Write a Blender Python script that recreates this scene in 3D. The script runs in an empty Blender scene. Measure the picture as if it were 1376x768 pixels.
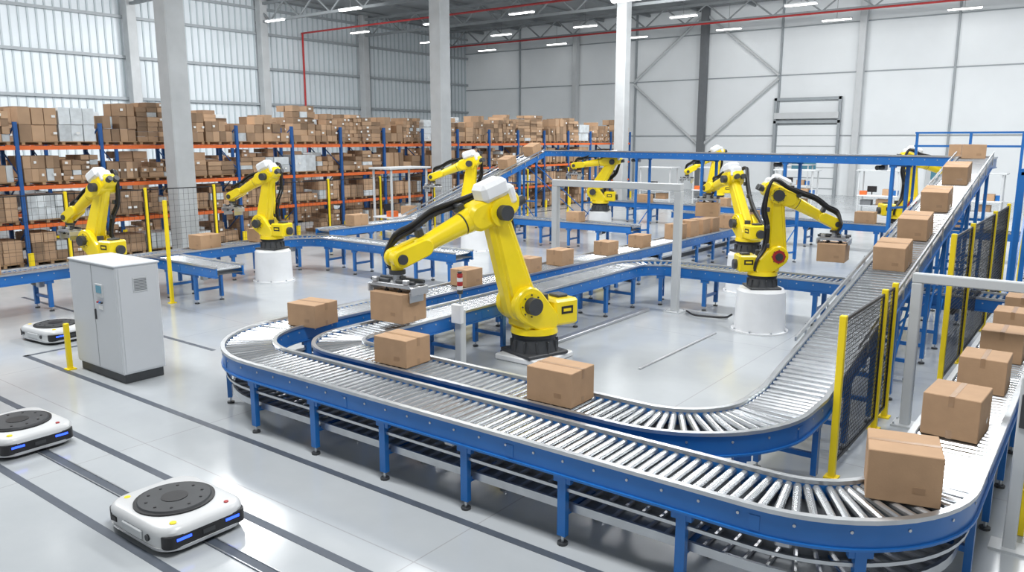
import bpy, bmesh, math, random
from mathutils import Matrix, Vector
random.seed(7)
PI=math.pi
# ------------------------------------------------------------------ materials
MATS={}
def mat(name,col,rough=.5,metal=0.,noise=0.,nscale=4.,emit=None,es=1.,island=0.,bump=0.,bscale=20.,coat=0.,spec=None):
    if name in MATS: return MATS[name]
    m=bpy.data.materials.new(name); m.use_nodes=True; nt=m.node_tree; b=nt.nodes['Principled BSDF']
    b.inputs['Base Color'].default_value=(*col,1); b.inputs['Roughness'].default_value=rough; b.inputs['Metallic'].default_value=metal
    if coat: b.inputs['Coat Weight'].default_value=coat; b.inputs['Coat Roughness'].default_value=.15
    if spec is not None: b.inputs['Specular IOR Level'].default_value=spec
    if emit: b.inputs['Emission Color'].default_value=(*emit,1); b.inputs['Emission Strength'].default_value=es
    tc=nt.nodes.new('ShaderNodeTexCoord')
    if noise or island:
        hs=nt.nodes.new('ShaderNodeHueSaturation'); hs.inputs['Color'].default_value=(*col,1)
        val=nt.nodes.new('ShaderNodeMath'); val.operation='ADD'; val.inputs[0].default_value=1; val.inputs[1].default_value=0
        if noise:
            n=nt.nodes.new('ShaderNodeTexNoise'); n.inputs['Scale'].default_value=nscale; n.inputs['Detail'].default_value=5
            nt.links.new(tc.outputs['Object'],n.inputs['Vector'])
            mr=nt.nodes.new('ShaderNodeMapRange'); mr.inputs[1].default_value=.3; mr.inputs[2].default_value=.7
            mr.inputs[3].default_value=1-noise; mr.inputs[4].default_value=1+noise
            nt.links.new(n.outputs['Fac'],mr.inputs[0]); nt.links.new(mr.outputs[0],val.inputs[0])
        if island:
            g=nt.nodes.new('ShaderNodeNewGeometry'); mr=nt.nodes.new('ShaderNodeMapRange')
            mr.inputs[3].default_value=-island; mr.inputs[4].default_value=island
            nt.links.new(g.outputs['Random Per Island'],mr.inputs[0]); nt.links.new(mr.outputs[0],val.inputs[1])
        nt.links.new(val.outputs[0],hs.inputs['Value']); nt.links.new(hs.outputs[0],b.inputs['Base Color'])
    if bump:
        n=nt.nodes.new('ShaderNodeTexNoise'); n.inputs['Scale'].default_value=bscale
        nt.links.new(tc.outputs['Object'],n.inputs['Vector'])
        bp=nt.nodes.new('ShaderNodeBump'); bp.inputs['Strength'].default_value=bump; bp.inputs['Distance'].default_value=.01
        nt.links.new(n.outputs['Fac'],bp.inputs['Height']); nt.links.new(bp.outputs[0],b.inputs['Normal'])
    MATS[name]=m; return m
YEL=mat('robot_yellow_paint',(.92,.70,.008),.30,0,.05,3,coat=.3)
YELS=mat('safety_yellow_paint',(.93,.70,.01),.45,0,.05,3)
BLU=mat('conveyor_blue_paint',(.014,.15,.47),.34,0,.07,3,coat=.2)
BLUR=mat('rack_blue_paint',(.012,.09,.30),.5,0,.08,3)
ORG=mat('rack_orange_paint',(.74,.15,.03),.5,0,.08,3)
STL=mat('galvanised_steel',(.56,.58,.60),.30,.85,.08,5)
ROL=mat('roller_steel',(.54,.56,.58),.26,.88,.05,6,island=.12)
ALU=mat('aluminium',(.52,.53,.55),.35,.6,.04,8)
DRK=mat('cast_dark_grey',(.045,.048,.052),.5,0,.1,6)
BLK=mat('black_rubber',(.014,.014,.016),.45,0,.1,8)
GAPSHADE=mat('roller_gap_shade',(.11,.12,.13),.6,.2,.1,4)
PAN2=mat('cable_tray_grey',(.33,.35,.37),.5,.4,.1,4)
WHT=mat('white_paint',(.78,.79,.80),.4,0,.03,4)
AWH=mat('transport_robot_shell',(.64,.65,.655),.35,0,.03,4,coat=.2)
PED=mat('pedestal_white_paint',(.82,.83,.84),.35,0,.04,3)
GRY=mat('light_grey_cabinet_paint',(.60,.62,.64),.4,0,.02,2)
LGR=mat('light_grey_steel_paint',(.55,.57,.58),.45,0,.03,3)
SEAM=mat('seam_dark_grey',(.16,.17,.18),.6,0,.05,3)
CARD=mat('corrugated_cardboard',(.47,.295,.17),.75,0,.05,7,island=.07,bump=.1,bscale=60)
CARD2=mat('cardboard_stock',(.38,.25,.155),.8,0,.08,3,island=.42)
TAPE=mat('packing_tape',(.37,.225,.125),.3,0,.04,9)
CREASE=mat('carton_crease',(.20,.115,.06),.8,0,.04,9)
LAB=mat('paper_label',(.8,.8,.78),.6,0,.03,9)
WRAP=mat('shrink_wrap',(.60,.64,.66),.3,0,.12,6,island=.2)
WOOD=mat('pallet_wood',(.34,.22,.12),.8,0,.15,5,island=.15)
RED=mat('red_paint',(.42,.03,.03),.4,0,.05,5)
LED=mat('blue_led',(.03,.08,.9),.3,emit=(.03,.10,1),es=2.2)
SCR=mat('hmi_screen',(.05,.12,.16),.2,emit=(.1,.3,.4),es=.4)
LAMP=mat('lamp_diffuser',(1,1,1),.4,emit=(1,1,.98),es=7)
CONC=mat('concrete_column',(.46,.48,.49),.75,0,.08,1.5,bump=.1,bscale=8)
LINE=mat('floor_marking_dark',(.075,.09,.115),.45,0,.12,4)
WALLW=mat('wall_panel_white',(.80,.83,.845),.6,0,.025,.5)
WALLG=mat('corrugated_sheet_grey',(.66,.71,.745),.5,0,.06,.4)
RIB=mat('corrugated_rib',(.46,.52,.55),.5,0,.05,.6)
GIRT=mat('girt_steel',(.32,.35,.37),.5,0,.06,2)
ROOF=mat('roof_deck_grey',(.30,.315,.325),.7,0,.12,.6)
TRUSS=mat('truss_steel',(.25,.27,.28),.5,0,.1,2)
def floor_mat():
    m=bpy.data.materials.new('polished_concrete_floor'); m.use_nodes=True; nt=m.node_tree; b=nt.nodes['Principled BSDF']
    tc=nt.nodes.new('ShaderNodeTexCoord')
    n=nt.nodes.new('ShaderNodeTexNoise'); n.inputs['Scale'].default_value=.35; n.inputs['Detail'].default_value=8; n.inputs['Roughness'].default_value=.6
    nt.links.new(tc.outputs['Object'],n.inputs['Vector'])
    cr=nt.nodes.new('ShaderNodeValToRGB'); cr.color_ramp.elements[0].position=.3; cr.color_ramp.elements[1].position=.7
    cr.color_ramp.elements[0].color=(.40,.425,.445,1); cr.color_ramp.elements[1].color=(.50,.525,.54,1)
    nt.links.new(n.outputs['Fac'],cr.inputs[0])
    n2=nt.nodes.new('ShaderNodeTexNoise'); n2.inputs['Scale'].default_value=3; n2.inputs['Detail'].default_value=6
    nt.links.new(tc.outputs['Object'],n2.inputs['Vector'])
    mr=nt.nodes.new('ShaderNodeMapRange'); mr.inputs[3].default_value=.08; mr.inputs[4].default_value=.22
    nt.links.new(n2.outputs['Fac'],mr.inputs[0]); nt.links.new(mr.outputs[0],b.inputs['Roughness'])
    br=nt.nodes.new('ShaderNodeTexBrick'); br.offset=0; br.inputs['Scale'].default_value=1
    br.inputs['Brick Width'].default_value=4.5; br.inputs['Row Height'].default_value=4.5; br.inputs['Mortar Size'].default_value=.007
    br.inputs['Color1'].default_value=(1,1,1,1); br.inputs['Color2'].default_value=(1,1,1,1); br.inputs['Mortar'].default_value=(.80,.77,.75,1)
    nt.links.new(tc.outputs['Object'],br.inputs['Vector'])
    mx=nt.nodes.new('ShaderNodeMix'); mx.data_type='RGBA'; mx.blend_type='MULTIPLY'; mx.inputs[0].default_value=1
    nt.links.new(cr.outputs[0],mx.inputs[6]); nt.links.new(br.outputs['Color'],mx.inputs[7])
    nt.links.new(mx.outputs[2],b.inputs['Base Color'])
    return m
FLOOR=floor_mat()
# ------------------------------------------------------------------ mesh builder
class MB:
    def __init__(s): s.v=[];s.f=[];s.m=[];s.mats=[];s.M=Matrix()
    def mi(s,m):
        if m not in s.mats: s.mats.append(m)
        return s.mats.index(m)
    def add(s,vs,fs,m):
        o=len(s.v); k=s.mi(m); M=s.M
        for p in vs: s.v.append(tuple(M@Vector(p)))
        for f in fs: s.f.append(tuple(i+o for i in f)); s.m.append(k)
    def box(s,c,d,m,rz=0.,bev=0.,R=None):
        a=[d[0]/2,d[1]/2,d[2]/2]
        if R is None: R=Matrix.Rotation(rz,3,'Z')
        c=Vector(c)
        if bev<=0:
            vs=[(x*a[0],y*a[1],z*a[2]) for x in(-1,1) for y in(-1,1) for z in(-1,1)]
            fs=[(0,1,3,2),(4,6,7,5),(0,4,5,1),(2,3,7,6),(0,2,6,4),(1,5,7,3)]
        else:
            bev=min(bev,min(a)*.9)
            vs=[];S=[(x,y,z) for x in(-1,1) for y in(-1,1) for z in(-1,1)]
            for sg in S:
                for k in range(3):
                    vs.append(tuple(sg[i]*(a[i] if i==k else a[i]-bev) for i in range(3)))
            idx={sg:i for i,sg in enumerate(S)}; fs=[]
            for k in range(3):
                i,j=[q for q in range(3) if q!=k]
                for sn in(-1,1):
                    q=[]
                    for (p,r) in((-1,-1),(1,-1),(1,1),(-1,1)):
                        sg=[0,0,0];sg[k]=sn;sg[i]=p;sg[j]=r;q.append(idx[tuple(sg)]*3+k)
                    fs.append(tuple(q))
                for si in(-1,1):
                    for sj in(-1,1):
                        g=[0,0,0];g[i]=si;g[j]=sj;g[k]=-1;A=idx[tuple(g)];g[k]=1;B=idx[tuple(g)]
                        fs.append((A*3+i,A*3+j,B*3+j,B*3+i))
            for q in range(8): fs.append((q*3,q*3+1,q*3+2))
        s.add([tuple(R@Vector(p)+c) for p in vs],fs,m)
    def cyl(s,p0,p1,r0,m,r1=None,n=16,caps=True):
        if r1 is None:r1=r0
        p0=Vector(p0);p1=Vector(p1);d=(p1-p0).normalized()
        u=d.orthogonal().normalized();w=d.cross(u)
        vs=[]
        for p,r in((p0,r0),(p1,r1)):
            for i in range(n):
                a=2*PI*i/n; vs.append(p+u*r*math.cos(a)+w*r*math.sin(a))
        fs=[(i,(i+1)%n,n+(i+1)%n,n+i) for i in range(n)]
        if caps: fs+= [tuple(range(n))[::-1],tuple(range(n,2*n))]
        s.add(vs,fs,m)
    def tube(s,pts,r,m,n=8,sub=5):
        P=[Vector(p) for p in pts];Q=[]
        if sub>1 and len(P)>2:
            E=[P[0]*2-P[1]]+P+[P[-1]*2-P[-2]]
            for i in range(1,len(E)-2):
                for k in range(sub):
                    t=k/sub;a,b,c,d=E[i-1],E[i],E[i+1],E[i+2]
                    Q.append(.5*((2*b)+(c-a)*t+(2*a-5*b+4*c-d)*t*t+(-a+3*b-3*c+d)*t**3))
            Q.append(P[-1])
        else:Q=P
        vs=[];u=None
        for i,p in enumerate(Q):
            d=(Q[min(i+1,len(Q)-1)]-Q[max(i-1,0)]).normalized()
            if u is None:u=d.orthogonal().normalized()
            else:
                u=(u-d*u.dot(d)).normalized()
            w=d.cross(u)
            for k in range(n):
                a=2*PI*k/n;vs.append(p+u*r*math.cos(a)+w*r*math.sin(a))
        fs=[(i*n+k,i*n+(k+1)%n,(i+1)*n+(k+1)%n,(i+1)*n+k) for i in range(len(Q)-1) for k in range(n)]
        fs+=[tuple(range(n)),tuple(range((len(Q)-1)*n,len(Q)*n))]
        s.add(vs,fs,m)
    def prism(s,outl,zs,m):
        n=len(outl);vs=[]
        for z,sc in zs:
            for x,y in outl: vs.append((x*sc,y*sc,z))
        fs=[(k*n+i,k*n+(i+1)%n,(k+1)*n+(i+1)%n,(k+1)*n+i) for k in range(len(zs)-1) for i in range(n)]
        fs+=[tuple(range(n)),tuple(range((len(zs)-1)*n,len(zs)*n))]
        s.add(vs,fs,m)
    def capsule(s,p0,r0,p1,r1,w0,w1,m,y=0.,bev=.03,n=9):
        d=math.hypot(p1[0]-p0[0],p1[1]-p0[1]);th=math.atan2(p1[1]-p0[1],p1[0]-p0[0])
        al=math.acos(max(-1,min(1,(r0-r1)/d)))
        def outline(k):
            o=[]
            for i in range(n):
                a=th+al+(2*PI-2*al)*i/(n-1); o.append((p0[0]+(r0-k)*math.cos(a),p0[1]+(r0-k)*math.sin(a),w0))
            for i in range(n):
                a=th-al+2*al*i/(n-1); o.append((p1[0]+(r1-k)*math.cos(a),p1[1]+(r1-k)*math.sin(a),w1))
            return o
        full=outline(0);ins=outline(bev);N=2*n;vs=[]
        for o,sg,b in((ins,-1,0),(full,-1,bev),(full,1,bev),(ins,1,0)):
            for x,z,w in o: vs.append((x,y+sg*(w/2-b),z))
        fs=[(k*N+i,k*N+(i+1)%N,(k+1)*N+(i+1)%N,(k+1)*N+i) for k in range(3) for i in range(N)]
        fs+=[tuple(range(N)),tuple(range(3*N,4*N))]
        s.add(vs,fs,m)
    def obj(s,name,loc=None,smooth=True,recalc=True):
        me=bpy.data.meshes.new(name)
        o=Vector(loc) if loc else Vector((0,0,0))
        me.from_pydata([tuple(Vector(p)-o) for p in s.v],[],s.f); me.update()
        for m in s.mats: me.materials.append(m)
        me.polygons.foreach_set('material_index',s.m)
        if recalc:
            bm=bmesh.new();bm.from_mesh(me);bmesh.ops.recalc_face_normals(bm,faces=bm.faces);bm.to_mesh(me);bm.free()
        if smooth:
            me.polygons.foreach_set('use_smooth',[True]*len(me.polygons)); me.set_sharp_from_angle(angle=math.radians(35))
        ob=bpy.data.objects.new(name,me);ob.location=o;bpy.context.scene.collection.objects.link(ob);return ob
# ------------------------------------------------------------------ conveyors
def path(pts):
    out=[]
    for i,p in enumerate(pts):
        x,y,z,r=p
        if r<=0 or i in(0,len(pts)-1): out.append((x,y,z)); continue
        a=Vector(pts[i-1][:2])-Vector((x,y));b=Vector(pts[i+1][:2])-Vector((x,y));a.normalize();b.normalize()
        ang=a.angle(b); t=r/math.tan(ang/2); bis=(a+b).normalized(); c=Vector((x,y))+bis*(r/math.sin(ang/2))
        s=Vector((x,y))+a*t;e=Vector((x,y))+b*t
        a0=math.atan2(s.y-c.y,s.x-c.x);a1=math.atan2(e.y-c.y,e.x-c.x);da=(a1-a0+PI)%(2*PI)-PI
        n=max(4,int(abs(da)/math.radians(6)))
        for k in range(n+1):
            q=a0+da*k/n; out.append((c.x+r*math.cos(q),c.y+r*math.sin(q),z))
    return out
def resample(P,step):
    out=[];acc=0;nx=step/2
    for i in range(len(P)-1):
        a=Vector(P[i]);b=Vector(P[i+1]);d=b-a;L=math.hypot(d.x,d.y)
        if L<1e-6: continue
        while nx<=acc+L:
            t=(nx-acc)/L; out.append((a+d*t,d/L)); nx+=step
        acc+=L
    return out
def sweep(mb,P,off,z0,z1,th,m):
    n=len(P);vs=[]
    for i in range(n):
        a=Vector(P[max(i-1,0)]);b=Vector(P[min(i+1,n-1)]);d=Vector((b.x-a.x,b.y-a.y)).normalized();nx,ny=-d.y,d.x
        for o,z in((off-th/2,z0),(off+th/2,z0),(off+th/2,z1),(off-th/2,z1)):
            vs.append((P[i][0]+nx*o,P[i][1]+ny*o,P[i][2]+z))
    fs=[(i*4+k,i*4+(k+1)%4,(i+1)*4+(k+1)%4,(i+1)*4+k) for i in range(n-1) for k in range(4)]
    fs+=[(0,1,2,3),((n-1)*4,(n-1)*4+1,(n-1)*4+2,(n-1)*4+3)]
    mb.add(vs,fs,m)
def conveyor(pts,w=.60,step=.104,tray=False,legstep=1.15,skip=lambda x,y:False,bolts=True,guards=()):
    P=path(pts);mb=MB();h=w/2
    for x,d in resample(P,step):
        n=Vector((-d.y,d.x,0)).normalized()
        c=x-Vector((0,0,.036))
        mb.cyl(c-n*h,c+n*h,.035,ROL,n=10,caps=False)
    sweep(mb,P,0,-.145,-.135,w,GAPSHADE)  # added dark sheet, stands in for the shade between rollers
    for sg in(-1,1):
        sweep(mb,P,sg*(h+.025),-.20,-.005,.035,BLU)
        sweep(mb,P,sg*(h+.03),-.215,-.195,.07,BLU)
        sweep(mb,P,sg*(h+.035),-.005,.03,.055,STL)
    for G in guards:   # raised side guide rails on inclines
        for sg in(-1,1):
            sweep(mb,G,sg*(h+.055),.10,.15,.025,STL)
            for x,d in resample(G,.9):
                n=Vector((-d.y,d.x,0)).normalized();q=x+n*sg*(h+.07);mb.box((q.x,q.y,q.z+.02),(.04,.02,.26),STL,math.atan2(d.y,d.x))
    if bolts:
        for x,d in resample(P,.32):
            n=Vector((-d.y,d.x,0)).normalized()
            for sg in(-1,1):
                c=x+n*sg*(h+.042)-Vector((0,0,.07));mb.cyl(c,c+n*sg*.008,.013,STL,n=6)
        for x,d in resample(P,2.3):
            n=Vector((-d.y,d.x,0)).normalized()
            for sg in(-1,1):
                c=x+n*sg*(h+.044)-Vector((0,0,.115));mb.box(tuple(c),(.08,.008,.12),BLU,math.atan2(d.y,d.x))
    last=None
    for i,(x,d) in enumerate(resample(P,legstep)):
        if skip(x.x,x.y): continue
        if x.z>3.0 and i%3: continue
        n=Vector((-d.y,d.x,0)).normalized();rz=math.atan2(d.y,d.x);top=x.z-.2
        for sg in(-1,1):
            q=x+n*sg*(h+.01)
            mb.box((q.x,q.y,(top+.07)/2+.02),(.085,.06,top-.07),BLU,rz)
            mb.cyl((q.x,q.y,0),(q.x,q.y,.025),.05,DRK,n=10); mb.cyl((q.x,q.y,.02),(q.x,q.y,.1),.014,STL,n=6)
            mb.box((q.x,q.y,top-.02),(.18,.05,.12),BLU,rz)
        zs=[.3]
        if top>1.2: zs+=[1.1]
        if top>2: zs+=[1.9]
        for z in zs: mb.box((x.x,x.y,z),(.05,w,.055),BLU,rz)
        mb.box((x.x,x.y,top-.03),(.05,w,.05),BLU,rz)
        if top>1.3:
            a=x+n*h;b=x-n*h
            mb.tube([(a.x,a.y,.35),(b.x,b.y,1.05)],.018,BLU,n=4,sub=1)
            if last is not None and i%2 and x.z<3:
                la,ld=last
                for sg in(-1,1):
                    mb.tube([(x.x+n.x*sg*h,x.y+n.y*sg*h,top-.15),(la.x+n.x*sg*h,la.y+n.y*sg*h,.4)],.02,BLU,n=4,sub=1)
        last=(x,d)
    if tray:
        for sg in(-1,1): sweep(mb,P,sg*h*.75,-.58,-.50,.03,STL)
        sweep(mb,P,h+.0,-.36,-.33,.02,STL);sweep(mb,P,-h-.0,-.36,-.33,.02,STL)
        sweep(mb,P,0,-.585,-.57,w*.72,PAN2)
        for x,d in resample(P,.17):
            n=Vector((-d.y,d.x,0)).normalized();c=x-Vector((0,0,.54))
            mb.cyl(c-n*h*.72,c+n*h*.72,.02,ALU,n=6,caps=False)
    for i,(x,d) in enumerate(resample(P,3.4)):
        n=Vector((-d.y,d.x,0)).normalized()
        c=x-Vector((0,0,.30)); mb.cyl(c-n*.05,c+n*.22,.06,DRK,n=12); mb.box(tuple(c-n*.08),(.13,.13,.14),ALU,math.atan2(d.y,d.x),.015)
    return mb.obj('roller_conveyor',loc=(P[0][0],P[0][1],0))
Z=.88
conveyor([(-9.7,27.4,Z,0),(-9.7,5.85,Z,1.35),(-.95,5.85,Z,1.0),(-.95,15.3,Z,0)],tray=True)
conveyor([(3,16,Z,0),(-8.45,16,Z,.8),(-8.45,6.75,Z,.62),(-2.55,6.75,Z,1.1),(-2.55,8.4,Z,0),(-2.55,20.0,3.2,0),(-2.55,21.3,3.2,.9),(-19.4,28.6,3.15,.9),(-19.4,27.2,3.1,0),(-19.4,19.6,.9,0),(-19.4,15.8,Z,0)],
    skip=lambda x,y:(15.3<y<16.7 and -3.2<x<-1.9) or (-10.3<x<-9.1 and y>20),
    guards=([(-2.55,9.5,1.1),(-2.55,20.0,3.2)],[(-19.4,27.2,3.1),(-19.4,19.6,.9)]))
conveyor([(-17.9,2.,Z,0),(-18.55,14.6,Z,1.1),(-12.6,14.6,Z,0)])
conveyor([(-17.8,9.8,Z,0),(-15.2,9.8,Z,0)])
conveyor([(-18.6,22.6,Z,0),(-12.2,22.6,Z,0)],bolts=False)
conveyor([(-13.5,28.2,Z,0),(4,27.2,Z,0)],bolts=False)
conveyor([(-19.0,31.5,Z,0),(-10.5,31.5,Z,0)],bolts=False)
# maintenance platform beside the incline
mb=MB()
for x in(-4.2,-3.0,-1.9,-.6,.8):
    mb.box((x,22.6,1.9),(.06,.06,3.8),BLU)
for z in(3.45,3.78): mb.box((-1.7,22.6,z),(5.1,.05,.05),BLU)
for x in(-1.45,.8):
    for y in(18.0,20.0): mb.box((x,y,1.5),(.09,.09,3.0),BLU);
mb.box((-.33,20.0,3.0),(2.3,.09,.12),BLU);mb.box((-.33,18.0,3.0),(2.3,.09,.12),BLU);mb.box((-1.45,19,3.0),(.09,2,.12),BLU)
mb.tube([(-1.45,18,.3),(-1.45,20,2.9)],.025,BLU,n=4,sub=1);mb.tube([(-1.45,20,.3),(.8,20,2.9)],.025,BLU,n=4,sub=1)
mb.obj('maintenance_platform_frame',smooth=False)
# ------------------------------------------------------------------ cartons
def carton(x,y,z,s=(.5,.42,.37),rz=0.,tilt=0.,ln=True):
    mb=MB();a,b,c=s
    mb.box((0,0,c/2),s,CARD,bev=.006)
    mb.box((0,0,c+.0008),(a*.99,.05,.002),TAPE); mb.box((0,0,c+.0004),(a*.985,.004,.0022),CREASE)
    for sg in(-1,1):
        mb.box((sg*(a/2+.0006),0,c-.05),(.002,.05,.1),TAPE)
        mb.box((sg*(a/2+.0004),0,.04),(.0015,.05,.08),TAPE)
    mb.box((a*.2,-b/2-.0006,c*.3),(.09,.0016,.05),TAPE)
    ob=mb.obj('cardboard_box');ob.location=(x,y,z);ob.rotation_euler=(tilt,0,rz);return ob
zt=Z+.001
def rj():return random.uniform(-.06,.06)
for y,s in((11.3,(.42,.46,.32)),(13.3,(.42,.4,.3)),(14.5,(.42,.48,.34)),(16.5,(.42,.46,.32)),(18.2,(.42,.48,.32)),(20.3,(.44,.5,.42)),(21.1,(.44,.5,.46)),(21.9,(.44,.5,.44)),(22.6,(.44,.45,.42)),(24.0,(.44,.6,.4)),(26,(.44,.5,.4))):
    carton(-9.7,y,zt,(s[1],s[0],s[2]),PI/2+rj())
carton(-9.42,7.42,zt,(.54,.5,.34),.15)
carton(-6.87,6.76,zt,(.54,.44,.34),.04); carton(-4.50,6.76,zt,(.56,.46,.37),.02)
carton(-1.1,6.5,zt,(.52,.50,.40),.25)
carton(-.98,8.25,zt,(.56,.48,.40),PI/2-.05);carton(-.95,9.95,zt,(.52,.46,.38),PI/2);carton(-.93,11.5,zt,(.52,.46,.38),PI/2);carton(-.95,12.9,zt,(.5,.46,.38),PI/2);carton(-.95,14.3,zt,(.5,.46,.36),PI/2)
for y in(12.75,14.25,15.95,17.9):
    carton(-2.55,y,Z+(y-8.4)/11.6*2.32+.002,(.44,.5,.36),0,tilt=math.atan(.2))
carton(-2.62,20.3,3.2,(.46,.46,.3),.2);carton(-2.95,21.35,3.2,(.46,.46,.3),-.4)
carton(-19.4,26.9,3.03,(.5,.6,.4),0,tilt=.28);carton(-19.4,25.2,2.54,(.5,.6,.4),0,tilt=.28)
for x,y in((-18.5,13.0),(-18.0,4.4),(-18.1,6.0),(-18.32,8.6),(-18.4,11.2)): carton(x,y,zt,(.5,.6,.36),.05)
carton(-19.4,17.2,zt+.01,(.45,.6,.36));carton(-4.0,27.65,zt,(.6,.45,.36));carton(-13.0,31.5,zt,(.6,.45,.36))
carton(-6.5,27.8,zt,(.6,.45,.4));carton(-1.5,27.5,zt,(.6,.45,.36));carton(-14.5,22.6,zt,(.5,.42,.34));carton(-16.6,31.5,zt,(.6,.45,.36))
# ------------------------------------------------------------------ robots
def robot(base,tip,ped=.83,s=.76,boxs=None,boxrz=0.,wide=.46,pedr=.45):
    bx,by=base[:2];yaw=math.atan2(tip[1]-by,tip[0]-bx)
    mb=MB();mb.M=Matrix.Translation((bx,by,0))
    if ped>.3:
        mb.cyl((0,0,0),(0,0,.03),pedr*1.18,PED,n=32); mb.cyl((0,0,.03),(0,0,ped-.05),pedr*1.06,PED,r1=pedr,n=32); mb.cyl((0,0,ped-.05),(0,0,ped),pedr*.98,PED,r1=pedr*.9,n=32)
        for k in range(8):
            a=k*PI/4;mb.cyl((math.cos(a)*pedr*1.12,math.sin(a)*pedr*1.12,.03),(math.cos(a)*pedr*1.12,math.sin(a)*pedr*1.12,.06),.02,STL,n=6)
    else:
        mb.box((0,0,ped/2),(.95,.95,ped),PED,0,bev=.02)
    mb.M=Matrix.Translation((bx,by,ped))@Matrix.Rotation(yaw,4,'Z')@Matrix.Scale(s,4)
    W=(math.hypot(tip[0]-bx,tip[1]-by)/s,(tip[2]-ped)/s)
    S=(.30,.88);L1,L2=1.6,1.8
    dx,dz=W[0]-S[0],W[1]-S[1];D=min(math.hypot(dx,dz),L1+L2-.02)
    a=math.atan2(dz,dx)+math.acos(max(-1,min(1,(L1*L1+D*D-L2*L2)/(2*L1*D))))
    E=(S[0]+L1*math.cos(a),S[1]+L1*math.sin(a))
    mb.box((0,0,.03),(.82,.82,.06),DRK,bev=.015)
    mb.cyl((0,0,.06),(0,0,.30),.40,DRK,r1=.34,n=28)
    for k in range(12):
        q=k*PI/6;mb.box((math.cos(q)*.37,math.sin(q)*.37,.15),(.07,.035,.2),DRK,q,bev=.008)
    mb.cyl((0,0,.30),(0,0,.36),.38,BLK,n=28)
    mb.cyl((0,0,.36),(0,0,.46),.40,YEL,r1=.38,n=32)
    mb.box((.02,0,.58),(.70,.56,.28),YEL,bev=.06)
    mb.capsule((-.05,.58),.22,(.30,.88),.30,.20,.16,YEL,y=.23,bev=.025)
    mb.capsule((-.05,.58),.22,(.30,.88),.28,.20,.16,YEL,y=-.23,bev=.025)
    mb.box((-.46,.02,.68),(.50,.56,.44),YEL,bev=.04)
    for yy in(.303,-.263):
        mb.box((-.46,yy,.72),(.24,.006,.13),BLK);mb.box((-.46,yy*1.01,.72),(.16,.006,.05),YELS)
    mb.cyl((-.66,0,.64),(-.80,0,.64),.13,DRK,n=16);mb.box((-.5,.0,.92),(.22,.26,.06),DRK,bev=.015)
    mb.cyl((-.1,.1,.70),(-.1,.1,1.0),.09,DRK,n=14)
    mb.cyl((S[0],-.33,S[1]),(S[0],.33,S[1]),.21,YEL,n=28)
    mb.cyl((S[0],.31,S[1]),(S[0],.46,S[1]),.14,DRK,n=20);mb.cyl((S[0],-.33,S[1]),(S[0],-.36,S[1]),.17,RED if ped>.3 else DRK,n=20);mb.cyl((S[0],-.355,S[1]),(S[0],-.40,S[1]),.10,DRK,n=20)
    for k in range(8):
        q=k*PI/4
        for yy in(.33,-.33): mb.cyl((S[0]+.18*math.cos(q),yy*.99,S[1]+.18*math.sin(q)),(S[0]+.18*math.cos(q),yy*1.06,S[1]+.18*math.sin(q)),.013,DRK,n=6)
    mb.capsule(S,.30,E,.205,.26,.24,YEL,bev=.05,n=12)
    m1=(S[0]+(E[0]-S[0])*.16,S[1]+(E[1]-S[1])*.16);m2=(S[0]+(E[0]-S[0])*.85,S[1]+(E[1]-S[1])*.85)
    mb.capsule(m1,.20,m2,.13,.33,.30,YEL,bev=.03)
    u=Vector((W[0]-E[0],0,W[1]-E[1])).normalized();n=Vector((-u.z,0,u.x))
    if n.z<0:n=-n
    def A(t,o=0.,y=0.): return Vector((E[0],y,E[1]))+u*t+n*o
    def A2(t,o=0.): q=A(t,o);return(q.x,q.z)
    mb.cyl((E[0],-.26,E[1]),(E[0],.26,E[1]),.215,YEL,n=28);mb.cyl((E[0],-.26,E[1]),(E[0],-.31,E[1]),.15,DRK,n=20);mb.cyl((E[0],.26,E[1]),(E[0],.40,E[1]),.12,DRK,n=18)
    for k in range(8):
        q=k*PI/4;mb.cyl((E[0]+.18*math.cos(q),-.25,E[1]+.18*math.sin(q)),(E[0]+.18*math.cos(q),-.275,E[1]+.18*math.sin(q)),.012,DRK,n=6)
    mb.capsule(A2(-.24,.06),.20,A2(.34,.05),.215,.38,.40,YEL,bev=.05,n=10)
    Rm=Matrix((( u.x,0,n.x),(0,1,0),(u.z,0,n.z)))
    mb.box(A(-.02,.36,.06),(.50,.40,.30),WHT,R=Rm,bev=.07)
    mb.box(A(-.30,.18,.04),(.18,.36,.34),WHT,R=Rm,bev=.06)
    mb.cyl(A(-.38,.0,.10),A(-.52,.0,.10),.08,DRK,n=14);mb.cyl(A(-.38,.0,-.10),A(-.52,.0,-.10),.08,DRK,n=14)
    mb.cyl(A(.30,.05),A(.60,.04),.205,YEL,r1=.18,n=24);mb.cyl(A(.60,.04),A(.625,.04),.165,DRK,n=24)
    mb.cyl(A(.625,.04),A(1.45,.0),.17,YEL,r1=.12,n=24)
    mb.capsule(A2(1.38),.13,A2(1.8),.14,.13,.11,YEL,y=.12,bev=.02);mb.capsule(A2(1.38),.13,A2(1.8),.14,.13,.11,YEL,y=-.12,bev=.02)
    mb.cyl(A(1.8,0,-.17),A(1.8,0,.17),.115,YEL,n=20);mb.cyl(A(1.8,0,-.21),A(1.8,0,.21),.075,DRK,n=16)
    w=A(1.8)
    mb.cyl(w,w-Vector((0,0,.17)),.105,YEL,r1=.09,n=18);mb.cyl(w-Vector((0,0,.17)),w-Vector((0,0,.23)),.12,DRK,n=20);mb.cyl(w-Vector((0,0,.23)),w-Vector((0,0,.34)),.07,ALU,n=16)
    ld=Vector((E[0]-S[0],0,E[1]-S[1])).normalized();ln_=Vector((-ld.z,0,ld.x))
    def B(t,o,y):return Vector((S[0],y,S[1]))+ld*t+ln_*o
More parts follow.
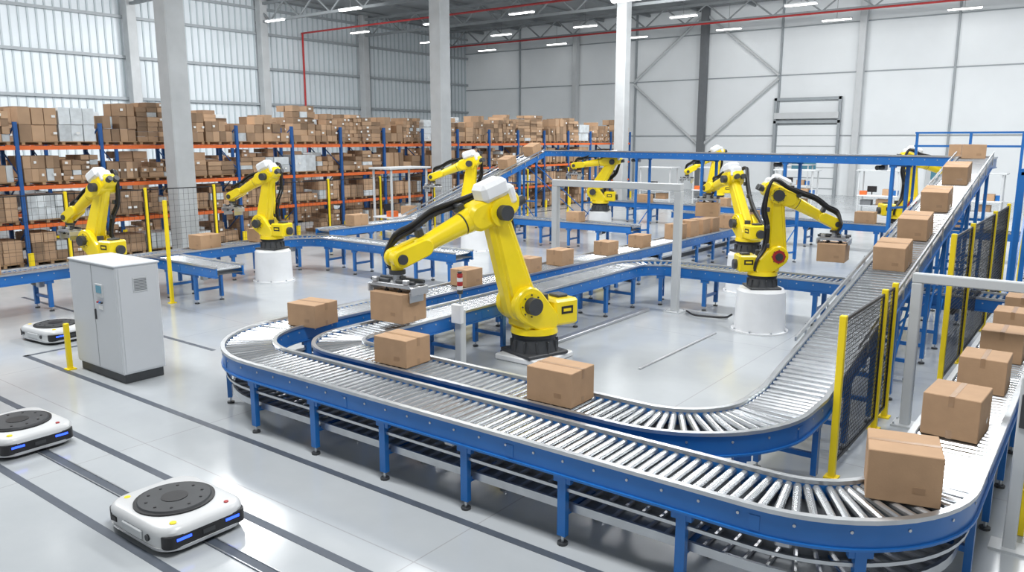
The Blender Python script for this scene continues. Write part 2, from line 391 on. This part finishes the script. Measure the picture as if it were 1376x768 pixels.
    for k,(yy,oo) in enumerate(((-.23,.0),(-.28,.05),(-.22,.09))):
        mb.tube([(-.30,yy,.50),(-.28,yy-.1,.78),B(.25,.30+oo,yy),B(.8,.24+oo,yy),B(1.3,.32+oo,yy),A(-.34,.26+oo*.5,yy-.05),A(.12,.26+oo*.6,yy-.06),A(.5,.27+oo,yy*.9),A(.95,.31+oo*1.0,yy*.7),A(1.35,.24+oo,yy*.6),A(1.66,.22+oo,yy*.5),A(1.84,.02,yy*.7-.1),w-Vector((0,.12,.24))],.032,BLK,n=8,sub=6)
    for t in(.3,.8,1.25): mb.box(B(t,.28,-.23),(.1,.16,.12),DRK,bev=.02)
    mb.box(A(.5,.25,-.14),(.12,.2,.14),DRK,R=Rm,bev=.02);mb.box(A(1.3,.18,-.08),(.1,.16,.16),DRK,R=Rm,bev=.02)
    wp=mb.M@(w-Vector((0,0,.34)))
    mb.M=Matrix.Translation(wp)@Matrix.Rotation(boxrz,4,'Z')@Matrix.Scale(max(s,.85),4)
    g=wide
    mb.box((0,0,-.02),(g+.10,.34,.025),ALU,bev=.004)
    for sy in(-.15,0,.15): mb.box((0,sy,-.05),(g+.22,.035,.035),STL,bev=.004)
    for sx in(-1,1):
        mb.box((sx*(g/2+.10),0,-.10),(.03,.36,.12),ALU,bev=.005)
        mb.box((sx*(g/2+.04),0,-.19),(.018,.30,.16),STL,bev=.004)
        mb.cyl((sx*.07,.1,.02),(sx*(g/2+.10),.1,.02),.028,DRK,n=10);mb.cyl((sx*.07,-.1,.02),(sx*(g/2+.10),-.1,.02),.028,DRK,n=10)
        mb.box((sx*(g/2-.02),-.15,.03),(.09,.07,.07),ALU,bev=.01)
    for sx in(-.13,.13):
        for sy in(-.1,.1): mb.cyl((sx,sy,-.03),(sx,sy,-.125),.012,DRK,n=8);mb.cyl((sx,sy,-.11),(sx,sy,-.135),.035,BLK,n=12)
    mb.box((.05,.02,.04),(.12,.1,.08),DRK,bev=.01)
    ob=mb.obj('industrial_robot_arm',loc=(bx,by,0))
    if boxs:
        sc=max(s,.85)
        carton(wp.x,wp.y,wp.z-.136*sc-boxs[2],boxs,boxrz)
    return ob
robot((-7.5,10.46),(-8.27,8.08,1.90),ped=.10,s=1.0,boxs=(.64,.52,.43),boxrz=.05,wide=.64)
robot((-5.2,14.7),(-4.15,15.5,2.05),boxs=(.50,.5,.34),boxrz=.1,s=.71)
robot((-6.9,18.4),(-8.6,19.9,2.35),ped=.95,s=.77,boxs=(.6,.5,.36),boxrz=.3)
robot((-17.2,8.05),(-18.15,7.85,1.95))
robot((-17.25,12.4),(-18.45,12.1,2.15),s=.76)
robot((-16.7,19.9),(-18.1,19.4,2.4),s=.82)
robot((-16.3,27.2),(-17.3,26.8,2.6),s=.86)
robot((-5.7,28.9),(-4.2,29.8,2.4),s=.9,ped=.7)
robot((-14.5,34.5),(-15.6,33.6,2.2),s=.85)
# ------------------------------------------------------------------ transport robots (AMR)
def rrect(a,b,r,n=6):
    o=[]
    for cx,cy,s0 in((a/2-r,b/2-r,0),(-a/2+r,b/2-r,PI/2),(-a/2+r,-b/2+r,PI),(a/2-r,-b/2+r,3*PI/2)):
        for k in range(n+1):
            q=s0+PI/2*k/n;o.append((cx+r*math.cos(q),cy+r*math.sin(q)))
    return o
def amr(x,y,rz=0):
    mb=MB();mb.M=Matrix.Translation((x,y,0))@Matrix.Rotation(rz,4,'Z')
    o=rrect(1.08,.86,.2)
    mb.prism(o,[(.02,.93),(.05,.97)],BLK);mb.prism(o,[(.045,.985),(.08,1.01)],AWH)
    mb.prism(o,[(.08,.985),(.19,.985)],AWH)
    mb.prism(o,[(.185,1.0),(.215,1.0),(.245,.965),(.262,.91)],AWH)
    mb.cyl((-.02,0,.257),(-.02,0,.278),.36,BLK,n=48);mb.cyl((-.02,0,.277),(-.02,0,.292),.33,DRK,r1=.32,n=48);mb.cyl((-.02,0,.291),(-.02,0,.297),.12,BLK,n=32)
    for k in range(10):
        q=k*PI/5;mb.cyl((-.02+.25*math.cos(q),.25*math.sin(q),.29),(-.02+.25*math.cos(q),.25*math.sin(q),.298),.014,BLK,n=8)
    for sx in(1,-1):
        bmp=rrect(.18,.80,.085);vs=[(px+sx*.448,py) for px,py in bmp]
        mb.prism(vs,[(.075,1.0),(.19,1.0)],BLK)
        for sy in(-.24,.24): mb.box((sx*.541,sy,.15),(.006,.14,.024),LED)
        mb.box((sx*.541,0,.13),(.006,.12,.04),DRK)
    mb.box((0,-.43,.135),(.34,.03,.09),LGR,bev=.01);mb.box((-.34,-.425,.14),(.1,.02,.05),BLK,bev=.006);mb.cyl((.26,-.42,.14),(.26,-.44,.14),.03,DRK,n=14)
    mb.box((0,.43,.135),(.34,.03,.09),LGR,bev=.01)
    mb.cyl((.42,-.27,.25),(.42,-.27,.272),.03,YELS,n=14);mb.cyl((.42,.26,.25),(.42,.26,.272),.022,RED,n=12)
    mb.cyl((-.42,-.25,.25),(-.42,-.25,.265),.03,YELS,n=12)
    for sy in(-.3,.3):
        for sx in(-.3,.3): mb.cyl((sx,sy-.03,.05),(sx,sy+.03,.05),.05,BLK,n=16)
    mb.obj('mobile_transport_robot',loc=(x,y,0))
amr(-6.75,3.62,.0);amr(-10.22,3.6,.03);amr(-15.3,6.2,.1)
# ------------------------------------------------------------------ control cabinet
mb=MB();cx,cy=-12.2,5.85
mb.box((cx,cy,.07),(1.40,.60,.14),DRK,bev=.01)
mb.box((cx,cy,.96),(1.44,.66,1.64),GRY,bev=.012);mb.box((cx,cy,1.785),(1.48,.7,.03),GRY,bev=.01)
mb.box((cx-.36,cy-.335,.96),(.70,.012,1.58),GRY,bev=.004);mb.box((cx+.36,cy-.335,.96),(.70,.012,1.58),GRY,bev=.004)
mb.box((cx,cy-.334,.96),(.014,.006,1.58),SEAM);mb.box((cx+.724,cy,.96),(.012,.58,1.58),GRY,bev=.004)
mb.box((cx+.22,cy-.345,1.38),(.22,.02,.20),LGR,bev=.005);mb.box((cx+.22,cy-.357,1.40),(.16,.004,.11),SCR)
for k,c in enumerate((RED,BLU,DRK)): mb.cyl((cx+.16+.06*k,cy-.345,1.2),(cx+.16+.06*k,cy-.37,1.2),.016,c,n=12)
mb.box((cx+.22,cy-.345,1.12),(.12,.006,.05),LAB)
mb.box((cx+.05,cy-.35,1.0),(.02,.03,.16),DRK,bev=.005)
mb.box((cx+.734,cy+.02,1.48),(.012,.22,.22),LGR,bev=.003)
for k in range(8): mb.box((cx+.742,cy+.02,1.40+k*.023),(.006,.19,.009),SEAM)
mb.obj('control_cabinet',loc=(cx,cy,0))
# ------------------------------------------------------------------ fences, posts, gates
def fence(pts,h=1.8,name='safety_fence',mesh=True,postw=.07,cell=.06):
    mb=MB()
    for i,(x,y) in enumerate(pts):
        mb.box((x,y,h/2),(postw,postw,h),YELS,bev=.006);mb.box((x,y,.01),(.14,.14,.02),YELS)
        if i and mesh:
            px,py=pts[i-1];d=Vector((x-px,y-py,0));L=d.length;d.normalize();rz=math.atan2(d.y,d.x)
            a=Vector((px,py,0))+d*.06;L-=.12;c=a+d*L/2;z0,z1=.16,h-.06
            for z in(z0,z1):mb.box((c.x,c.y,z),(L,.022,.03),BLK,rz)
            for q in(a,a+d*L):mb.box((q.x,q.y,(z0+z1)/2),(.022,.022,z1-z0),BLK,rz)
            n=int(L/cell)
            for k in range(1,n):
                q=a+d*(L*k/n);mb.box((q.x,q.y,(z0+z1)/2),(.005,.005,z1-z0),BLK,rz)
            n=int((z1-z0)/cell)
            for k in range(1,n): mb.box((c.x,c.y,z0+(z1-z0)*k/n),(L,.005,.005),BLK,rz)
    mb.obj(name,loc=(pts[0][0],pts[0][1],0),smooth=False)
fence([(-2.12,8.5),(-2.12,10.35),(-2.12,10.9)],1.80,cell=.05)
fence([(-1.75,12.6),(-1.75,14.4),(-1.75,17.2),(-1.75,19.4)],2.3)
fence([(1.2,23.5),(-1.75,23.5)],2.3)
fence([(-16.6,9.2)],2.3,name='safety_post',mesh=False)
fence([(-22.3,7.4),(-22.3,9.6),(-22.3,11.8),(-22.3,14.0),(-22.3,16.2),(-22.3,18.5),(-22.3,21),(-22.3,24),(-22.3,27),(-22.3,30.5),(-22.3,34)],2.25,cell=.16)
fence([(-12.98,5.4)],.75,name='safety_post',mesh=False)
def gate(x0,x1,y,h,w=.13,name='light_curtain_gate'):
    mb=MB()
    for x in(x0,x1):
        mb.box((x,y,h/2),(w,w,h),LGR,bev=.012);mb.box((x,y,.012),(w*2.4,w*2.4,.024),LGR)
        for a,b in((-1,-1),(1,1),(-1,1),(1,-1)): mb.cyl((x+a*w*.95,y+b*w*.95,.02),(x+a*w*.95,y+b*w*.95,.05),.012,STL,n=6)
    mb.box(((x0+x1)/2,y,h+w/2),(abs(x1-x0)+w,w,w),LGR,bev=.012)
    mb.obj(name,loc=(x0,y,0))
gate(-7.22,-10.3,15.2,2.56,.15)
gate(-1.84,1.4,10.75,1.86,.12)
mb=MB()
mb.box((-.42,7.9,.8),(.10,.10,1.6),LGR,bev=.01);mb.box((-.42,7.9,.012),(.3,.24,.024),LGR);mb.box((-.36,8.25,.45),(.05,.05,.9),YELS,bev=.006);mb.box((-.2,8.05,.5),(.5,.03,.04),YELS)
mb.box((-.42,7.84,1.3),(.06,.03,.3),DRK,bev=.005);mb.obj('sensor_post',loc=(-.42,7.9,0))
mb=MB();x,y=-7.95,9.1
mb.box((x,y,.5),(.13,.13,1.0),LGR,bev=.01);mb.box((x,y,.012),(.26,.26,.024),LGR);mb.box((x+.02,y-.09,.95),(.2,.08,.3),WHT,bev=.01)
mb.cyl((x,y,1.0),(x,y,1.3),.015,STL,n=8)
for k,c in enumerate((DRK,WHT,RED,WHT,RED)): mb.cyl((x,y,1.25+k*.065),(x,y,1.31+k*.065),.045,c,n=16)
mb.cyl((x,y,1.575),(x,y,1.6),.035,DRK,n=16);mb.obj('signal_tower',loc=(x,y,0))
mb=MB()
for c,d in(((-7.75,13.0,.03),(.14,3.9,.06)),((-6.5,15.2,.03),(.9,.12,.06)),((-5.75,12.4,.012),(.05,3.0,.024))): mb.box(c,d,ALU,bev=.008)
mb.tube([(-6.9,15.1,.08),(-6.6,14.9,.06),(-6.0,14.9,.1),(-5.8,14.8,.2)],.02,BLK);mb.obj('cable_trunking')
mb=MB()
for x0,x1,y0,y1 in((-14.45,4,5.27,5.36),(-40,4,4.085,4.175),(-40,4,3.095,3.185),(-14.45,-14.37,5.28,7.4),(-20,-12.2,7.41,7.49),(-40,-16,5.0,5.07)):
    mb.box(((x0+x1)/2,(y0+y1)/2,.0015),(x1-x0,y1-y0,.003),LINE)
mb.obj('floor_marking_lines',smooth=False)
mb=MB();mb.box((-18,3.64,.003),(44,.12,.006),LINE);mb.box((-18,3.59,.008),(44,.012,.008),STL);mb.box((-18,3.69,.008),(44,.012,.008),STL)
mb.obj('floor_guide_track',smooth=False)
# ------------------------------------------------------------------ room shell
XL,YR,ZC=-47.,55.,12.8
def slab(name,c,d,m):
    b=MB();b.box(c,d,m);return b.obj(name,smooth=False)
slab('floor',(-17,22,-.1),(62,70,.2),FLOOR)
slab('wall_left',(XL-.1,22,ZC/2),(.2,66,ZC),WALLG)
slab('wall_back',(-17,YR+.1,ZC/2),(62,.2,ZC),WALLW)
slab('ceiling',(-17,22,ZC+.1),(62,66.2,.2),ROOF)
mb=MB()
y=-10
while y<YR:
    mb.box((XL+.03,y,ZC/2),(.06,.09,ZC),RIB);y+=.45
for z in(1.2,3.6,6.0,8.35,10.6,12.2): mb.box((XL+.16,22,z),(.16,66,.16),GIRT)
mb.obj('trim_1',smooth=False)
mb=MB()
for k in range(7): 
    y=-2.5+9*k; mb.box((XL+.55,y,ZC/2),(.55,.55,ZC),CONC,bev=.02)
mb.obj('wall_column_row')
mb=MB()
for x in(-35.3,-13.8,-3.2,7.5): mb.box((x,YR-.3,ZC/2),(.4,.4,ZC),LGR,bev=.01)
mb.box((-24.4,YR-.4,ZC/2),(.5,.4,ZC),SEAM)
for x in(-41,-30,-19,-8.5,2): mb.box((x,YR-.08,ZC/2),(.12,.14,ZC),GIRT)
for z in(3.9,7.9,11.0): mb.box((-17,YR-.04,z),(62,.08,.07),GIRT)
for a,b in(((-24.4,12.3),(-19,7.9)),((-19,7.7),(-24.4,3.2)),((-24.6,12.3),(-30,7.9)),((-30,7.7),(-24.6,3.2))):
    mb.cyl((a[0],YR-.3,a[1]),(b[0],YR-.3,b[1]),.10,LGR,n=8)
mb.obj('trim_2')
mb=MB();dx=-17.0
mb.box((dx,YR-.1,2.3),(4.0,.1,4.6),WALLW);
for x in(-2.1,2.1): mb.box((dx+x,YR-.25,3.2),(.18,.2,6.4),GIRT)
for z in(4.8,6.3): mb.box((dx,YR-.25,z),(4.4,.2,.18),GIRT)
for k in range(7): mb.box((dx,YR-.17,.7*k+.4),(4,.03,.04),GIRT)
mb.box((dx,YR-.35,5.2),(4.2,.35,.4),LGR);mb.box((dx,YR-.2,1.9),(1.6,.03,.5),SCR);mb.obj('door_1')
mb=MB();mb.box((-9,YR-.1,1.1),(1.1,.1,2.2),LGR,bev=.01);mb.box((-9,YR-.16,1.5),(.5,.02,.6),SCR);mb.obj('door_2')
for y in(13.7,25.9,41.6):
    b=MB();b.box((-23.6,y,ZC/2),(.64,.64,ZC),CONC,bev=.03);b.obj('concrete_column',loc=(-23.6,y,0))
mb=MB()
for y in(-2.5,6.5,15.5,24.5,33.5,42.5,51.5):
    mb.box((-17,y,12.45),(62,.18,.16),TRUSS);mb.box((-17,y,11.3),(62,.18,.16),TRUSS)
    x=-47;k=0
    while x<13:
        mb.tube([(x,y,11.3 if k%2 else 12.45),(x+1.5,y,12.45 if k%2 else 11.3)],.06,TRUSS,n=4,sub=1);x+=1.5;k+=1
for x in range(-45,14,4): mb.box((x,22,12.65),(.12,66,.2),TRUSS)
mb.obj('roof_truss',smooth=False)
mb=MB()
mb.cyl((-46.3,36.7,0),(-46.3,36.7,10.9),.07,RED,n=8)
mb.cyl((-46.4,36.7,10.9),(-20,36.7,10.9),.06,RED,n=8)
mb.cyl((-46.4,50,11.0),(14,50,11.0),.06,RED,n=8);mb.obj('sprinkler_pipe')
mb=MB()
for yy in range(4,54,7):
    for xx in range(-43,12,7):
        mb.box((xx,yy,10.93),(1.7,.22,.05),LAMP);mb.box((xx,yy,10.99),(1.75,.3,.07),LGR);mb.cyl((xx,yy,11.0),(xx,yy,12.6),.012,SEAM,n=4)
mb.obj('ceiling_lamp',smooth=False)
# ------------------------------------------------------------------ pallet racks
BAY=2.35;Y0=4.8;NB=17
def rack(xf,dep=1.05):
    mb=MB()
    for i in range(NB+1):
        y=Y0+i*BAY
        for x in(xf,xf-dep): mb.box((x,y,2.05),(.09,.10,4.1),BLUR);mb.box((x,y,.01),(.16,.16,.02),BLUR)
        for k in range(5):
            a,b=(xf,xf-dep) if k%2 else (xf-dep,xf)
            mb.tube([(a,y,.3+k*.75),(b,y,.3+(k+1)*.75)],.022,BLUR,n=4,sub=1)
        mb.box((xf+.14,y,.2),(.06,.14,.4),YELS)
        if i<NB:
            for z in(1.15,2.25,3.38):
                for x in(xf,xf-dep): mb.box((x,y+BAY/2,z),(.06,BAY-.09,.11),ORG)
                for k in range(4): mb.box((xf-dep/2,y+.35+k*.55,z+.05),(dep,.05,.03),STL)
    mb.obj('pallet_rack',loc=(xf,Y0,0),smooth=False)
def stock(xf,dep=1.05,cols=True):
    mb=MB()
    for i in range(NB):
        for z,hm in((.0,.98),(1.215,.92),(2.315,.94),(3.445,1.5)):
            for j in range(2):
                if z<3 and random.random()<.03: continue
                yc=Y0+i*BAY+.09+(j+.5)*(BAY-.18)/2;w=(BAY-.18)/2-.05
                for k in range(3): mb.box((xf-dep/2,yc-w/2+.08+k*(w-.16)/2,z+.05),(dep*.95,.09,.07),WOOD)
                mb.box((xf-dep/2,yc,z+.10),(dep*.95,w,.022),WOOD)
                H=hm*random.uniform(.62,1.0)-.12; kind=random.random()
                m=CARD2
                if kind<.11:m=WRAP
                ny=random.choice((2,2,3,3,4,5));nx=2;nz=max(1,int(H/random.choice((.14,.2,.26,.33))))
                bw,bd,bh=w/ny,dep*.92/nx,H/nz
                for a in range(ny):
                    top=nz-(random.choice((0,0,1,1,2)) if nz>2 else 0)
                    for c in range(top):
                        for b in range(nx):
                            if b==1 and c<top-1: continue
                            g=random.uniform(.004,.035)
                            mb.box((xf-dep*.04-bd*(b+.5)+random.uniform(-.05,.03),yc-w/2+bw*(a+.5),z+.112+bh*(c+.5)),(bd-g,bw-g,bh-.008),m if random.random()>.04 else WRAP)
                            if b==0 and random.random()<.22: mb.box((xf-dep*.04+.04,yc-w/2+bw*(a+.5)+random.uniform(-.1,.1),z+.112+bh*(c+.5)),(.02,min(.1,bw*.3),min(.07,bh*.5)),LAB)
    mb.obj('stacked_cartons',loc=(xf,Y0,0),smooth=False,recalc=False)
rack(-24.75);stock(-24.75)
rack(-28.6);stock(-28.6)
# ------------------------------------------------------------------ background workstations
def station(x,y,rz=0,h=2.3):
    mb=MB();mb.M=Matrix.Translation((x,y,0))@Matrix.Rotation(rz,4,'Z')
    for a in(-.9,.9):
        for b in(-.45,.45): mb.box((a,b,h/2),(.06,.06,h),LGR)
    mb.box((0,0,h),(2.1,1.1,.07),LGR,bev=.01);mb.box((0,0,.85),(1.9,1.0,.05),WHT);mb.box((0,0,.35),(1.8,.9,.04),GRY)
    mb.box((-.4,.2,1.15),(.45,.05,.3),BLK);mb.box((-.4,.22,.95),(.05,.05,.15),BLK)
    mb.box((.4,0,1.03),(.45,.4,.3),CARD);mb.box((.2,.1,.52),(.6,.5,.3),CARD);mb.box((.75,.1,1.0),(.2,.3,.24),BLU)
    mb.box((-.55,-.1,.5),(.5,.5,.26),SEAM);mb.box((-.7,-.25,.98),(.3,.3,.2),ORG)
    mb.obj('packing_workstation',loc=(x,y,0))
station(-21.0,20.8,PI/2,2.6)
for x,y in((-20.5,40.5),(-18,42),(-13,41),(-9.5,43),(-5,42),(-16,50),(-2,46)): station(x,y,0,2.1)
# ------------------------------------------------------------------ light
def area(x,y,z,sx,sy,p,rx=0,ry=0,col=(.985,.995,1)):
    l=bpy.data.lights.new('highbay_and_fill_light','AREA');l.shape='RECTANGLE';l.size=sx;l.size_y=sy;l.energy=p;l.color=col
    o=bpy.data.objects.new('highbay_and_fill_light',l);o.location=(x,y,z);o.rotation_euler=(rx,ry,0);bpy.context.scene.collection.objects.link(o)
for y in(4,16,28):
    for x in(-26,-14,-2): area(x,y,10.8,5,2.0,950)
    area(-34,y,10.8,5,3,(850,1150,1500)[(4,16,28).index(y)],ry=.85)  # tilted fill light, added only to brighten the left wall
for x in(-20,-8,4): area(x,37,10.8,7,2.5,1200,rx=.75)  # extra fill aimed at the back wall to lift it, no real fixture
w=bpy.data.worlds.new('World');bpy.context.scene.world=w;w.use_nodes=True
w.node_tree.nodes['Background'].inputs[0].default_value=(.93,.97,1,1);w.node_tree.nodes['Background'].inputs[1].default_value=.48
# ------------------------------------------------------------------ camera
cam=bpy.data.cameras.new('Camera');co=bpy.data.objects.new('Camera',cam);bpy.context.scene.collection.objects.link(co)
cam.sensor_width=36;cam.lens=36*1061/1376;cam.clip_end=300
pitch=math.atan(196/1061)
co.location=(0,0,3.6);co.rotation_euler=(PI/2-pitch,0,math.radians(37.3))
bpy.context.scene.camera=co
bpy.context.scene.view_settings.view_transform='Standard'
